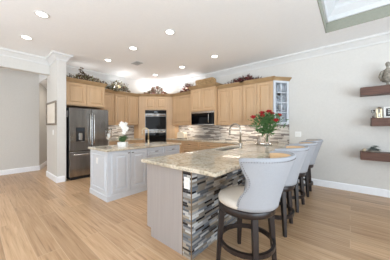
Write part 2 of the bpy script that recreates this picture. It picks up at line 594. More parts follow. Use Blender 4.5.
for k in (1, 2, 3):
    zz = z0 + .05 + (z1 - z0 - .1) * k / 4
    df.box(-hw + .05, hw - .05, -.020, -.004, zz - .008, zz + .008)
door = df.build('door', M_white, t)
door['label'] = 'white painted door frame with eight glass panes'
MB().box(-hw + .045, hw - .045, -.014, -.011, z0 + .045, z1 - .045).build('pane', M_glass, door)
MB().loops([[gl(-1.422, YB - .002) + (2.43,), gl(-1.43, 4.60) + (2.43,), gl(-1.135, YB - .002) + (2.43,)],
            [gl(-1.422, YB - .002) + (2.46,), gl(-1.43, 4.59) + (2.46,), gl(-1.12, YB - .002) + (2.46,)],
            [gl(-1.422, YB - .002) + (2.50,), gl(-1.43, 4.55) + (2.50,), gl(-1.085, YB - .002) + (2.50,)],
            [gl(-1.422, YB - .002) + (2.52,), gl(-1.43, 4.55) + (2.52,), gl(-1.085, YB - .002) + (2.52,)]]).build('crown', M_maple_d, t)
# dishes inside it
for k, (x, y, z, r, h) in enumerate(((-1.345, 4.85, 2.0755, .045, .09), (-1.325, 4.86, 1.7355, .045, .12))):
    o = MB().lathe([(r * .6, 0), (r * .7, .008), (r, h * .6), (r * .95, h), (r * .88, h), (r * .9, h * .6), (r * .5, .02)], seg=16).build('bowl', M_bronze if k == 0 else M_ceramic, smooth=True)
    o.location = (x, y, z)
    tag(o, ('dark bowl on the upper shelf of the glass-door cabinet', 'white cup on the middle shelf of the glass-door cabinet')[k], 'bowl' if k == 0 else 'cup')
    if k:
        o.name = 'cup'

# corner oven tower, set at forty-five degrees
TWx, TWy, TWw = -5.43, 4.25, 1.22
t = thing('oven_tower', 'tall angled maple tower housing the double oven in the corner', 'cabinet', (TWx, TWy, 0), R_(45))
b = MB()
hw = TWw / 2
ow = .385
hr = .69
tin = Matrix.Rotation(-R_(45), 2)


def tl(x, y):
    v = tin @ Vector((x - TWx, y - TWy))
    return (v.x, v.y)


b.prism([(-hw, 0), (-ow, 0), (-ow, .45), tl(XL + .004, 3.95), tl(XL + .004, 3.83), tl(-5.866, 3.83)], 0, 2.44)
b.prism([(ow, 0), (hr, 0), tl(-4.944, YB - .004), tl(-5.05, YB - .004), (ow, .45)], 0, 2.44)
b.box(-ow, ow, 0, .50, 1.935, 2.44).box(-ow, ow, 0, .50, 0, .615).box(-ow, ow, .46, .5, .615, 1.935)
b.build('body', M_maple, t)
panel(MB(), -ow, -.004, 1.965, 2.415, 0).build('door', M_maple, t)
panel(MB(), .004, ow, 1.965, 2.415, 0).build('door', M_maple, t)
dr = panel(MB(), -ow, ow, .14, .585, 0).build('drawer', M_maple, t)
cr = MB()


def tcr(o, zz):
    return [(-hw + .03 - o, -.02 - o, zz), (hr - .03 + o, -.02 - o, zz), (hr - .03 + o, .02, zz), (-hw + .03 - o, .02, zz)]


cr.loops([tcr(0, 2.428), tcr(.01, 2.44), tcr(.02, 2.456), tcr(.045, 2.493), tcr(.055, 2.497), tcr(.055, 2.515)])
cr.build('crown', M_maple_d, t)
MB().prism([(-hw + .03, .02), (hr - .03, .02), tl(-4.96, YB - .006), tl(XL + .006, YB - .006), tl(XL + .006, 3.84)], 2.441, 2.50).build('top_panel', M_maple, t)

# double wall oven
t = thing('wall_oven', 'stainless double wall oven with black glass doors in corner tower', 'oven', (TWx, TWy, .617), R_(45))
MB().box(-.38, .38, .0, .45, 0, 1.316).build('body', M_steel, t)
p = MB().box(-.38, .38, -.03, -.001, 1.19, 1.31).build('control_panel', M_glassblack, t, .004)
MB().box(-.06, .06, -.033, -.031, 1.225, 1.275).build('display', mat('oven_display', lin(120, 128, 134), .2), p)
for k, (a, c) in enumerate(((.60, 1.18), (.03, .585))):
    d = MB().box(-.38, .38, -.03, -.001, a, c).build('door', M_steel, t, .004)
    MB().box(-.365, .365, -.034, -.031, a + .02, c - .095).build('window', M_glassblack, d, .002)
    h = MB().tube([(-.33, -.075, c - .055), (.33, -.075, c - .055)], .013)
    h.tube([(-.29, -.029, c - .055), (-.29, -.075, c - .055)], .010).tube([(.29, -.029, c - .055), (.29, -.075, c - .055)], .010)
    h.build('handle', M_steel_b, d, smooth=True)

# built-in microwave
t = thing('microwave', 'black glass built-in microwave under the tall cabinet', 'microwave', (-3.485, YB, 1.37))
MB().box(-.44, .44, -.43, -.015, .0, .425).build('body', M_steel, t)
d = MB().box(-.44, .44, -.458, -.431, .035, .37).build('door', M_glassblack, t, .004)
MB().box(-.36, .20, -.4595, -.4585, .08, .33).build('window', M_glassblack, d)
MB().tube([(.26, -.49, .07), (.26, -.49, .34)], .010).build('handle', M_steel_b, d, smooth=True)
MB().box(-.44, .44, -.455, -.431, .372, .425).build('top_trim', M_steel_b, t, .003)
MB().box(-.44, .44, -.455, -.431, 0, .033).build('bottom_trim', M_steel_b, t, .003)


def base_cab(label, loc, rotz, w, d, layout, material=M_maple, h=.875, kick=.10, name='base_cabinet', group=None):
    t = thing(name, label, 'cabinet', (loc[0], loc[1], 0), rotz, group)
    MB().box(-w / 2, w / 2, -d, -.001, kick, h).box(-w / 2, w / 2, -d + .07, -.001, 0, kick).build('body', material, t)
    front(t, w, d, layout, material, h, kick)
    return t


def front(t, w, d, layout, material, h, kick, x0=None):
    x0 = -w / 2 if x0 is None else x0
    z1 = h - .02
    if layout == 'drawers':
        zs = [(h - .18, z1), (h - .46, h - .19), (kick + .02, h - .47)]
        for a, c in zs:
            dr = panel(MB(), x0 + .015, x0 + w - .015, a, c, -d).build('drawer', material, t)
            MB().tube([(x0 + w / 2 - .05, -d - .042, (a + c) / 2), (x0 + w / 2 + .05, -d - .042, (a + c) / 2)], .006, 8).build('pull', M_bronze, dr)
    elif layout == 'drawer_doors':
        for k in (0, 1):
            xa = x0 + .015 + k * (w / 2 - .011)
            xb = xa + w / 2 - .019
            dr = panel(MB(), xa, xb, h - .18, z1, -d).build('drawer', material, t)
            panel(MB(), xa, xb, kick + .02, h - .19, -d).build('door', material, t)
            MB().tube([((xa + xb) / 2 - .04, -d - .04, h - .10), ((xa + xb) / 2 + .04, -d - .04, h - .10)], .006, 8).build('pull', M_bronze, dr)
    elif layout == 'doors':
        for k in (0, 1):
            xa = x0 + .015 + k * (w / 2 - .011)
            xb = xa + w / 2 - .019
            dd = panel(MB(), xa, xb, kick + .02, z1, -d).build('door', material, t)
            xc = xb - .03 if k == 0 else xa + .03
            MB().tube([(xc - .02, -d - .036, z1 - .035), (xc + .02, -d - .036, z1 - .035)], .007, 8).build('pull', M_bronze, dd)


base_cab('maple base cabinet under the back counter next to the oven tower', (-4.563, YB), 0, .73, .61, 'drawer_doors')
base_cab('maple three-drawer base unit left of centre under the microwave', (-3.845, YB), 0, .70, .61, 'drawers')
base_cab('maple three-drawer base unit right of centre under the microwave', (-3.12, YB), 0, .74, .61, 'drawers')
base_cab('maple base cabinet meeting the peninsula along the back wall', (-2.335, YB), 0, .82, .61, 'drawer_doors')
base_cab('maple base cabinet beside the refrigerator under the left counter', (XL, 3.13), D90, 1.34, .61, 'drawer_doors')

# counters
o = MB().box(-4.935, -1.962, YB - .64, YB - .013, .876, .915).build('countertop', M_granite, None, .006)
tag(o, 'cream granite counter along the back wall under the microwave', 'countertop')
o = MB().box(XL + .013, XL + .64, 2.455, 3.81, .876, .915).build('countertop', M_granite, None, .006)
tag(o, 'cream granite counter between refrigerator and oven tower', 'countertop')

# ================================================================ REFRIGERATOR
t = thing('refrigerator', 'stainless french-door refrigerator with black sides and water dispenser', 'refrigerator', (-5.22, 1.955, 0), D90)
MB().box(-.475, .475, .06, .90, .03, 1.77).box(-.44, .44, .10, .88, 0, .03).build('body', M_black, t, .004)
fz = 0.70
sp = .03
dl = MB().box(-.473, sp - .004, 0, .055, fz + .01, 1.785).build('door', M_steel, t, .010)
drr = MB().box(sp + .004, .473, 0, .055, fz + .01, 1.785).build('door', M_steel, t, .010)
dz = MB().box(-.473, .473, 0, .055, .075, fz).build('drawer', M_steel, t, .010)
MB().box(-.44, .44, .03, .075, .0, .07).build('kick_grille', M_black, t)
MB().box(-.47, .47, .07, .5, 1.771, 1.80).build('hinge_cover', M_black, t)
for s, d in ((-1, dl), (1, drr)):
    x = sp + s * .045
    pts = [(x, -.002, .86), (x, -.05, .885), (x, -.062, 1.0), (x, -.064, 1.25), (x, -.062, 1.5), (x, -.05, 1.63), (x, -.002, 1.655)]
    MB().tube(pts, .013).build('handle', M_steel_b, d, smooth=True)
pts = [(-.40, -.002, .625), (-.38, -.05, .625), (-.2, -.06, .625), (.2, -.06, .625), (.38, -.05, .625), (.40, -.002, .625)]
MB().tube(pts, .014).build('handle', M_steel_b, dz, smooth=True)
dp = MB().box(-.335, -.135, -.006, -.001, .95, 1.30).build('dispenser', M_black, dl, .003)
MB().box(-.315, -.155, -.010, -.007, 1.21, 1.28).build('dispenser_screen', mat('dispenser_screen', lin(60, 66, 72), .1), dl)
MB().box(-.275, -.195, -.020, -.007, .985, 1.16).build('dispenser_paddle', M_steel_b, dl, .004)
MB().box(-.4775, -.4755, .10, .22, 1.56, 1.72).build('tag', M_plate, t)

# ================================================================ ISLAND
IX, IY0, IY1 = -3.245, 1.49, 3.27
IDm = .74
iw = IY1 - IY0
t = thing('kitchen_island', 'white raised-panel kitchen island in front of the refrigerator', 'island', (IX - IDm, (IY0 + IY1) / 2, 0), D90)
b = MB().box(-iw / 2, iw / 2, -IDm, 0, .0, .875)
b.build('body', M_white, t)
sk = MB().sweep([(-iw / 2, 0), (-iw / 2, -IDm), (iw / 2, -IDm)], [(0, 0), (-.014, 0), (-.014, .085), (0, .10)])
sk.build('base_moulding', M_white, t)
n0 = -iw / 2
for k, (a, c) in enumerate(((.075, .425), (.435, .80))):
    d = panel(MB(), n0 + a, n0 + c, .115, .85, -IDm).build('door', M_white, t)
    xc = n0 + (c - .035 if k == 0 else a + .035)
    MB().tube([(xc - .022, -IDm - .04, .82), (xc + .022, -IDm - .04, .82)], .007, 8).build('pull', M_bronze, d)
for (a, c) in ((.82, 1.27), (1.29, 1.76)):
    d = panel(MB(), n0 + a, n0 + c, .70, .85, -IDm).build('drawer', M_white, t)
    MB().tube([(n0 + (a + c) / 2 - .04, -IDm - .04, .79), (n0 + (a + c) / 2 + .04, -IDm - .04, .79)], .007, 8).build('pull', M_bronze, d)
    panel(MB(), n0 + a, n0 + c, .115, .69, -IDm).build('door', M_white, t)


def end_panel(mb, x, y0, y1, z0, z1, th=.016, fr=.03):
    """framed raised moulding on a face x = const that looks towards -x"""
    def rc(i, xx):
        return [(xx, y0 + i, z0 + i), (xx, y1 - i, z0 + i), (xx, y1 - i, z1 - i), (xx, y0 + i, z1 - i)]
    return mb.loops([rc(0, x), rc(.006, x - th), rc(fr - .006, x - th), rc(fr, x - .002)], True, True)


end_panel(MB(), -iw / 2, -IDm + .07, -.08, .16, .80).build('end_panel', M_white, t)
op = MB().box(-iw / 2 - .009, -iw / 2 - .003, -.37, -.29, .62, .73).build('outlet_plate', M_plate, t, .002)
o = MB().box(IX - IDm - .035, IX + .035, IY0 - .035, IY1 + .03, .876, .915).build('countertop', M_granite, None, .008)
tag(o, 'cream granite top on the white kitchen island', 'countertop')


def gooseneck(name, label, loc, rotz, h, reach, r, material, base_r=.025):
    t = thing(name, label, 'faucet', loc, rotz)
    MB().lathe([(base_r, 0), (base_r, .012), (base_r * .7, .03), (base_r * .62, .09), (r * 1.1, .10)], seg=16).build('base', material, t, smooth=True)
    pts = [(0, 0, .09), (0, 0, h - reach / 2)]
    for k in range(1, 13):
        a = PI * k / 12 * 1.06
        pts.append((reach / 2 - reach / 2 * math.cos(a), 0, h - reach / 2 + reach / 2 * math.sin(a)))
    MB().tube(pts, r, 12).build('spout', material, t, smooth=True)
    e = Vector(pts[-1])
    MB().tube([e, e + Vector((-.003, 0, -.03)), e + Vector((-.006, 0, -.075))], [r * 1.0, r * 1.35, r * 1.25], 12).build('spray_head', material, t, smooth=True)
    MB().tube([(0, .0, .055), (0, -.03, .06), (.0, -.085, .085)], [.009, .008, .006], 8).build('lever', material, t, smooth=True)
    return t


gooseneck('faucet', 'champagne gooseneck faucet on the white island', (-3.62, 2.62, .9155), R_(-110), .37, .15, .0135, M_gold)

# ================================================================ PENINSULA
PX0, PX1, PXM, PY0 = -1.905, -1.187, -1.31, 1.36
t = thing('peninsula', 'breakfast bar peninsula with taupe end panel and strip mosaic side', 'peninsula', (0, 0, 0))
pyc = (PY0 + YB) / 2
MB().box(PX0 + .002, PXM, PY0 + .02, YB - .003, .10, .60).box(PX0 + .075, PXM, PY0 + .02, YB - .003, 0, .10).box(PX0 + .002, PXM, PY0 + .02, 2.63, .6, .874).box(PX0 + .002, PXM, 3.53, YB - .003, .6, .874).box(PX0 + .002, PX0 + .02, 2.63, 3.53, .6, .874).build('body', M_maple, t)
ep = MB().prism([(PX0, .10), (PX0 + .075, .10), (PX0 + .075, .0), (PXM, 0), (PXM, .874), (PX0, .874)], 0, .02)
ep.v = [(x, PY0 + .02 - z, y) for x, y, z in ep.v]
e_ = ep.build('end_panel', M_taupe, t)
e_['label'] = 'plain taupe end panel with a toe-kick notch'
w_ = MB().box(PXM, PX1, PY0, YB - .003, 0.0, .874).build('mosaic_wall', M_mosaic, t)
w_['label'] = 'grey, black and white strip mosaic cladding'
MB().box(PXM + .0, PXM + .008, PY0 - .004, PY0, 0, .874).box(PX1 - .004, PX1 + .004, PY0 - .004, PY0 + .004, 0, .874).build('edge_trim', M_nickel, t)
opl = MB().box(PXM + .03, PXM + .105, PY0 - .008, PY0 - .001, .69, .805).build('outlet_plate', M_plate, t, .002)
for zz in (.725, .77):
    MB().box(PXM + .055, PXM + .08, PY0 - .010, PY0 - .008, zz - .012, zz + .012).build('socket', M_ceramic, opl)
# doors on the kitchen side
k = 0
y = PY0 + .05
for (w, lay) in ((.60, 'drawers'), (.70, 'drawer_doors'), (.96, 'doors'), (.62, 'drawer_doors')):
    pass
z1 = .855
for (ya, yb) in ((1.42, 2.04), (2.05, 2.66), (2.67, 3.14), (3.15, 3.62), (3.63, 4.30)):
    pm = panel(MB(), ya, yb, .12, .855, 0)
    pm.v = [(PX0 + .0015 + yy, x, z) for x, yy, z in pm.v]
    pm.build('door', M_maple, t)

# granite top with the sink cut-out
SX0, SX1, SY0, SY1 = -1.86, -1.60, 2.66, 3.50
CX0, CX1, CY0, CY1 = -1.958, -.868, 1.305, YB - .013
ct = MB()
xs, ys = [CX0, SX0, SX1, CX1], [CY0, SY0, SY1, CY1]
vs = [(x, yy, z) for z in (.876, .915) for yy in ys for x in xs]
idx = lambda i, j, k: k * 16 + j * 4 + i
fs = []
for i in range(3):
    for j in range(3):
        if i == 1 and j == 1:
            continue
        fs.append((idx(i, j, 1), idx(i + 1, j, 1), idx(i + 1, j + 1, 1), idx(i, j + 1, 1)))
        fs.append((idx(i, j, 0), idx(i, j + 1, 0), idx(i + 1, j + 1, 0), idx(i + 1, j, 0)))
for i in range(3):
    for j in (0, 3):
        fs.append((idx(i, j, 0), idx(i + 1, j, 0), idx(i + 1, j, 1), idx(i, j, 1)))
        fs.append((idx(j, i, 0), idx(j, i + 1, 0), idx(j, i + 1, 1), idx(j, i, 1)))
for (a, c) in (((1, 1), (2, 1)), ((2, 1), (2, 2)), ((2, 2), (1, 2)), ((1, 2), (1, 1))):
    fs.append((idx(*a, 0), idx(*c, 0), idx(*c, 1), idx(*a, 1)))
ct.add(vs, fs)
o = ct.build('countertop', M_granite, None, .008)
tag(o, 'large cream granite bar top with the undermount sink on the peninsula', 'countertop')

# sink
t = thing('sink', 'stainless undermount sink in the peninsula top', 'sink', ((SX0 + SX1) / 2, (SY0 + SY1) / 2, .66))
hx, hy = (SX1 - SX0) / 2 + .004, (SY1 - SY0) / 2 + .004
sk = MB()


def rr(x, yv, z, rad=.05, n=4):
    out = []
    for (cx, cy, a0) in ((x - rad, yv - rad, 0), (-x + rad, yv - rad, 90), (-x + rad, -yv + rad, 180), (x - rad, -yv + rad, 270)):
        for q in range(n + 1):
            a = R_(a0 + 90 * q / n)
            out.append((cx + rad * math.cos(a), cy + rad * math.sin(a), z))
    return out


sk.loops([rr(hx + .02, hy + .02, .212), rr(hx, hy, .214), rr(hx - .012, hy - .012, .03), rr(hx - .05, hy - .05, .004), rr(hx - .03, hy - .03, 0), rr(hx + .004, hy + .004, .03), rr(hx + .02, hy + .02, .208)], False, False)
sk.loops([rr(hx - .05, hy - .05, .004), rr(.03, .03, .002, .01)], False, True)
sk.build('basin', M_steel_b, t, smooth=False)
MB().lathe([(.045, .0035), (.045, .008), (.03, .006), (.005, .006)], seg=16).build('drain', M_nickel, t)
gooseneck('faucet', 'tall brushed nickel gooseneck faucet by the peninsula sink', (-1.545, 3.14, .9155), R_(176), .45, .235, .016, M_nickel, .03)

# ================================================================ BAR STOOLS
def make_stool():
    """local: backrest towards +x, seat opening towards -x"""
    t = thing('bar_stool', '', 'bar stool', (0, 0, 0), 0, 'upholstered bar stools along the peninsula')
    sz = .60
    # legs
    for sx in (1, -1):
        for sy in (1, -1):
            top = Vector((sx * .165, sy * .165, .545))
            bot = Vector((sx * .195, sy * .195, 0))
            ls = []
            ang = math.atan2(sy, sx)
            for f_, hw_ in ((0, .026), (.5, .024), (1, .018)):
                p = top.lerp(bot, f_)
                c, s = math.cos(ang) * hw_, math.sin(ang) * hw_
                ls.append([p + Vector((c - s, s + c, 0)), p + Vector((-c - s, -s + c, 0)), p + Vector((-c + s, -s - c, 0)), p + Vector((c + s, s - c, 0))])
            MB().loops(ls).build('leg', M_dark_wood, t, .004)
    # seat apron ring
    ap = MB().lathe([(.225, .525), (.262, .53), (.268, .545), (.268, .583), (.262, .590), (.225, .592)], seg=40)
    ap.build('seat_ring', M_dark_wood, t, smooth=True)
    # foot ring (flat bent-wood hoop)
    n = 40
    ls = []
    for i in range(n + 1):
        a = 2 * PI * i / n
        c, s = math.cos(a), math.sin(a)
        ls.append([(c * r, s * r, z) for r, z in ((.238, .195), (.262, .195), (.264, .235), (.238, .237))])
    MB().loops(ls, False, False).build('foot_ring', M_dark_wood, t, smooth=False)
    # seat cushion
    cu = MB().lathe([(.05, .593), (.255, .593), (.268, .603), (.272, .625), (.262, .648), (.22, .662), (.12, .668), (.01, .67)], seg=40)
    cu.build('seat', M_cream, t, smooth=True)
    # wrap-around backrest
    z0, z1 = .600, 1.055
    NP, NT = 44, 14

    def plan(fr, tt):
        """fr -1..1 around, tt 0..1 upwards, returns outer point and outward normal"""
        ext = 90 - 19 * math.exp(-((tt - .55) / .27) ** 2)
        ph = R_(ext * fr)
        e = tt ** 1.2
        cx = .045 + .055 * e
        ax = .243 + .078 * e
        ay = .262 + .058 * e
        p = 2.0 + .5 * e
        c, s = math.cos(ph), math.sin(ph)
        q = (abs(c) ** p + abs(s) ** p) ** (-1 / p)
        x, yv = cx + ax * q * c, ay * q * s
        nv = Vector((c / ax, s / ay, 0)).normalized()
        drop = .0 + .018 * abs(fr) ** 4
        z = z0 + (z1 - z0) * tt - drop * tt
        if abs(fr) > .999 and tt > .93:
            z -= .0
        return Vector((x, yv, z)), nv

    def shell(off_out, off_in, inset=0.0, zi=0.0):
        O, I = [], []
        for j in range(NT + 1):
            tt = j / NT
            ro, ri = [], []
            for i in range(NP + 1):
                fr = -1 + 2 * i / NP
                p, nv = plan(fr * (1 - inset), tt * (1 - zi))
                ro.append(p + nv * off_out)
                ri.append(p + nv * off_in)
            O.append(ro)
            I.append(ri)
        mb = MB()
        ls = []
        # each column is a closed loop: outer bottom->top, then inner top->bottom
        for i in range(NP + 1):
            col = [O[j][i] for j in range(NT + 1)]
            tp = (O[NT][i] + I[NT][i]) / 2 + Vector((0, 0, .014 if not zi else .006))
            col.append(tp)
            col += [I[j][i] for j in range(NT, -1, -1)]
            ls.append(col)
        # rounded front edges
        for e_i, idx_ in ((0, 0), (NP, -1)):
            pass
        mb.loops(ls, True, True, True)
        return mb
    shell(0.0, -.030).build('backrest', M_linen, t, smooth=True)
    li = shell(-.031, -.050, .03, .02).build('backrest_lining', M_tan, t, smooth=True)
    li['label'] = 'tan fabric lining inside the backrest'
    # nailheads round the outer edge
    nm = MB()
    border = []
    for k in range(1, 25):
        border.append((-.955, k / 25 * .955))
    for k in range(47):
        border.append((-.955 + 1.91 * k / 46, .955))
    for k in range(24, 0, -1):
        border.append((.955, k / 25 * .955))
    for fr, tt in border:
        p, nv = plan(fr, tt)
        nm.ball(p + nv * .001, 0.0045, 6, 4)
    nm.build('nailhead_trim', M_nail, t, smooth=True)
    return t


stool0 = make_stool()
STOOLS = [(-.775, 1.70, -4, 'nearest upholstered bar stool, at the near corner of the bar top'),
          (-.80, 2.56, 3, 'second upholstered bar stool from the near end of the peninsula'),
          (-.81, 3.38, -2, 'third upholstered bar stool, last but one before the back wall'),
          (-.81, 4.20, 2, 'upholstered bar stool farthest along the peninsula, next to the back wall')]
for i, (x, y, a, lb) in enumerate(STOOLS):
    s = stool0 if i == 0 else copy_tree(stool0)
    s.location = (x, y, 0)
    s.rotation_euler.z = R_(a)
    s['label'] = lb

# ================================================================ COUNTER OBJECTS
rng = random.Random(7)


def rdir(r, up=0.0):
    while True:
        v = Vector((r.uniform(-1, 1), r.uniform(-1, 1), r.uniform(-1, 1)))
        if .1 < v.length < 1:
            v.normalize()
            v.z += up
            return v.normalized()


# tray, vase, roses, owl
TX, TY = -1.50, 4.22
o = MB().lathe([(.01, 0), (.17, 0), (.185, .012), (.19, .03), (.183, .03), (.175, .014), (.01, .010)], seg=32).build('tray', M_steel_b, smooth=True)
o.location = (TX, TY, .9155)
tag(o, 'round silver tray under the rose vase on the bar top', 'tray')
VX, VY, VZ = TX + .055, TY + .045, .9265
t = thing('vase', 'clear glass vase holding red roses on the peninsula', 'vase', (VX, VY, VZ))
MB().lathe([(.045, 0), (.06, .005), (.062, .03), (.05, .10), (.055, .18), (.075, .235), (.078, .237), (.07, .225), (.05, .18), (.045, .10), (.055, .035), (.01, .02)], seg=24).build('glass_body', M_glass, t, smooth=True)
roses = [(-.32, -.02, .61, 'red rose at the far left of the bouquet'), (-.10, .04, .71, 'red rose high left of centre in the bouquet'),
         (-.135, -.10, .64, 'red rose just below the high left one in the bouquet'), (.025, -.03, .735, 'topmost red rose in the middle of the bouquet'),
         (.126, .05, .69, 'red rose right of the topmost one in the bouquet'), (.265, -.02, .65, 'red rose at the far right of the bouquet'),
         (.126, -.17, .53, 'lowest red rose on the front right of the bouquet')]
rx, ry = .766, .643       # direction across the view along which the bouquet spreads
for (a, dpt, z, lb) in roses:
    hx_, hy_ = a * rx - dpt * ry, a * ry + dpt * rx
    t = thing('rose', lb, 'flower', (VX + hx_, VY + hy_, VZ + z), 0, 'red roses in the glass vase')
    bl = MB()
    s = .055
    bl.ball((0, 0, 0), s * .62, 10, 6, (1, 1, 1.1))
    for ring, (n, rr_, tilt) in enumerate(((4, .55, .9), (5, .85, .5), (6, 1.05, .1))):
        for q in range(n):
            an = 2 * PI * q / n + ring
            c = Vector((math.cos(an), math.sin(an), 0))
            side = Vector((-c.y, c.x, 0))
            b0 = c * s * .2 + Vector((0, 0, -s * .6))
            m1 = c * s * rr_ + Vector((0, 0, -s * .05 + tilt * s * .2))
            tp = c * s * (rr_ + .12) + Vector((0, 0, s * (.25 + tilt * .5)))
            bl.add([b0, m1 + side * s * .55, tp + side * s * .3, tp - side * s * .3, m1 - side * s * .55], [(0, 1, 4), (1, 2, 3, 4)])
    bl.build('bloom', M_rose, t)
    st = MB().tube([(-hx_ * .96, -hy_ * .96, .05 - z), (-hx_ * .85, -hy_ * .85, .23 - z), (-hx_ * .3, -hy_ * .3, -.5 * (z - .22)), (0, 0, -.03)], .004, 6)
    st.build('stem', M_leaf, t)
fo = MB()
for i in range(760):
    a = rng.gauss(-.01, .15)
    dpt = rng.gauss(0, .10)
    z = rng.uniform(.26, .66) - abs(a) * .15
    k = min(1, (z - .16) / .22)
    a = max(-.40, min(.40, a)) * k
    dpt = max(-.26, min(.15, dpt)) * k
    p = (VX + a * rx - dpt * ry, VY + a * ry + dpt * rx, VZ + z)
    dv = Vector((a * rx - dpt * ry, a * ry + dpt * rx, (z - .25) * .9)).normalized() + rdir(rng) * .7
    fo.leaf(p, dv, rdir(rng), rng.uniform(.05, .10), rng.uniform(.02, .04))
for i in range(26):
    a, dpt = rng.uniform(-.30, .30), rng.uniform(-.2, .2)
    fo.tube([(VX, VY, VZ + .06), (VX, VY, VZ + .23), (VX + a * rx - dpt * ry, VY + a * ry + dpt * rx, VZ + .5)], .0025, 5)
tag(fo.build('bouquet_foliage', M_leaf), 'green leafy foliage filling the rose bouquet', 'foliage', None, 'stuff')

t = thing('owl_figurine', 'small brown and white owl figurine on silver tray by vase', 'figurine', (TX - .09, TY - .085, .930), R_(-50))
MB().lathe([(.028, 0), (.036, .01), (.043, .05), (.036, .09), (.034, .10), (.04, .12), (.036, .15), (.02, .165), (.002, .168)], seg=16).build('body', noisy('owl_glaze', lin(214, 200, 184), lin(120, 96, 80), (45, 45, 45), .4), t, smooth=True)
m = MB()
for s in (1, -1):
    m.loops([[(s * .018, -.01, .155), (s * .034, -.01, .15), (s * .03, .01, .15)], [(s * .03, -.002, .19)] * 3])
m.build('ears', M_brown, t)
for s in (1, -1):
    MB().ball((s * .016, -.036, .128), .010, 8, 5).build('eye', M_black, t, smooth=True)

# island: orchid, glass hurricane
t = thing('potted_orchid', 'white orchid in a square white pot on the island', 'potted plant', (-3.47, 1.90, .9155), R_(40))
b = MB().loops([[(-.075, -.06, 0), (.075, -.06, 0), (.075, .06, 0), (-.075, .06, 0)], [(-.085, -.068, .10), (.085, -.068, .10), (.085, .068, .10), (-.085, .068, .10)],
                [(-.075, -.058, .10), (.075, -.058, .10), (.075, .058, .10), (-.075, .058, .10)], [(-.07, -.055, .085), (.07, -.055, .085), (.07, .055, .085), (-.07, .055, .085)]])
b.build('pot', M_ceramic, t, .003)
lf = MB()
for i in range(44):
    a = 2 * PI * i / 44 + rng.uniform(-.2, .2)
    r0 = rng.uniform(0, .05)
    lf.leaf((r0 * math.cos(a), r0 * math.sin(a), .09), (math.cos(a), math.sin(a) * .8, rng.uniform(.35, 1.4)), (0, 0, 1), rng.uniform(.12, .19), rng.uniform(.038, .055), .4)
lf.build('leaves', M_leaf2, t)
st = MB()
st.tube([(0, 0, .09), (.005, 0, .25), (.0, 0, .40), (-.02, 0, .47), (.05, .0, .48)], .004, 6).tube([(.02, .01, .09), (.03, .01, .22), (.04, 0, .34), (.08, 0, .36)], .004, 6)
st.build('stem', M_leaf2, t)
for (x, y_, z) in ((-.01, -.02, .47), (.035, -.025, .44), (.0, -.02, .41), (.06, -.02, .39), (.02, -.03, .375), (.075, -.02, .34), (.045, -.03, .315), (-.035, -.01, .435), (.06, 0, .455), (.085, -.01, .37), (.03, -.02, .28)):
    f_ = MB()
    for q in range(5):
        a = 2 * PI * q / 5 + PI / 2
        d = Vector((math.cos(a), -.25, math.sin(a)))
        f_.leaf((x, y_, z), d, (0, -1, 0), .048, .046, .1)
    f_.ball((x, y_ - .012, z), .009, 6, 4)
    f_.build('bloom', M_petalw, t)

t = thing('glass_candle_holder', 'tall clear footed glass candle holder at the island corner', 'candle holder', (-3.50, 1.63, .9155))
MB().lathe([(.01, 0), (.06, 0), (.062, .006), (.03, .014), (.012, .03), (.010, .075), (.016, .085), (.010, .10), (.012, .15), (.02, .16), (.045, .18), (.058, .23), (.055, .33), (.062, .36), (.058, .36), (.050, .33), (.053, .23), (.04, .19), (.005, .175)], seg=24).build('glass_body', M_glass, t, smooth=True)
MB().lathe([(.022, 0), (.024, .004), (.024, .08), (.015, .085), (.002, .083)], (0, 0, .185), 14).build('candle', M_petalw, t, smooth=True)

# toaster on the back counter
t = thing('toaster', 'cream rounded toaster on the back counter beside oven tower', 'toaster', (-4.50, 4.66, .9155), R_(8))
prof = [(-.15, .012), (-.155, .05), (-.15, .15), (-.125, .205), (-.08, .232), (0, .24), (.08, .232), (.125, .205), (.15, .15), (.155, .05), (.15, .012)]
MB().loops([[(x, -.095, z) for x, z in prof], [(x * 1.04, -.07, .012 + (z - .012) * 1.03) for x, z in prof], [(x * 1.04, .07, .012 + (z - .012) * 1.03) for x, z in prof], [(x, .095, z) for x, z in prof]]).build('body', M_creamgl, t, .004)
MB().box(-.10, .10, -.035, -.012, .235, .2475).box(-.10, .10, .012, .035, .235, .2475).build('slot', M_steel_b, t)
MB().box(-.145, .145, -.09, .09, 0, .012).build('base', M_black, t)
MB().box(.158, .185, -.018, .018, .12, .14).build('lever', M_black, t, .004)


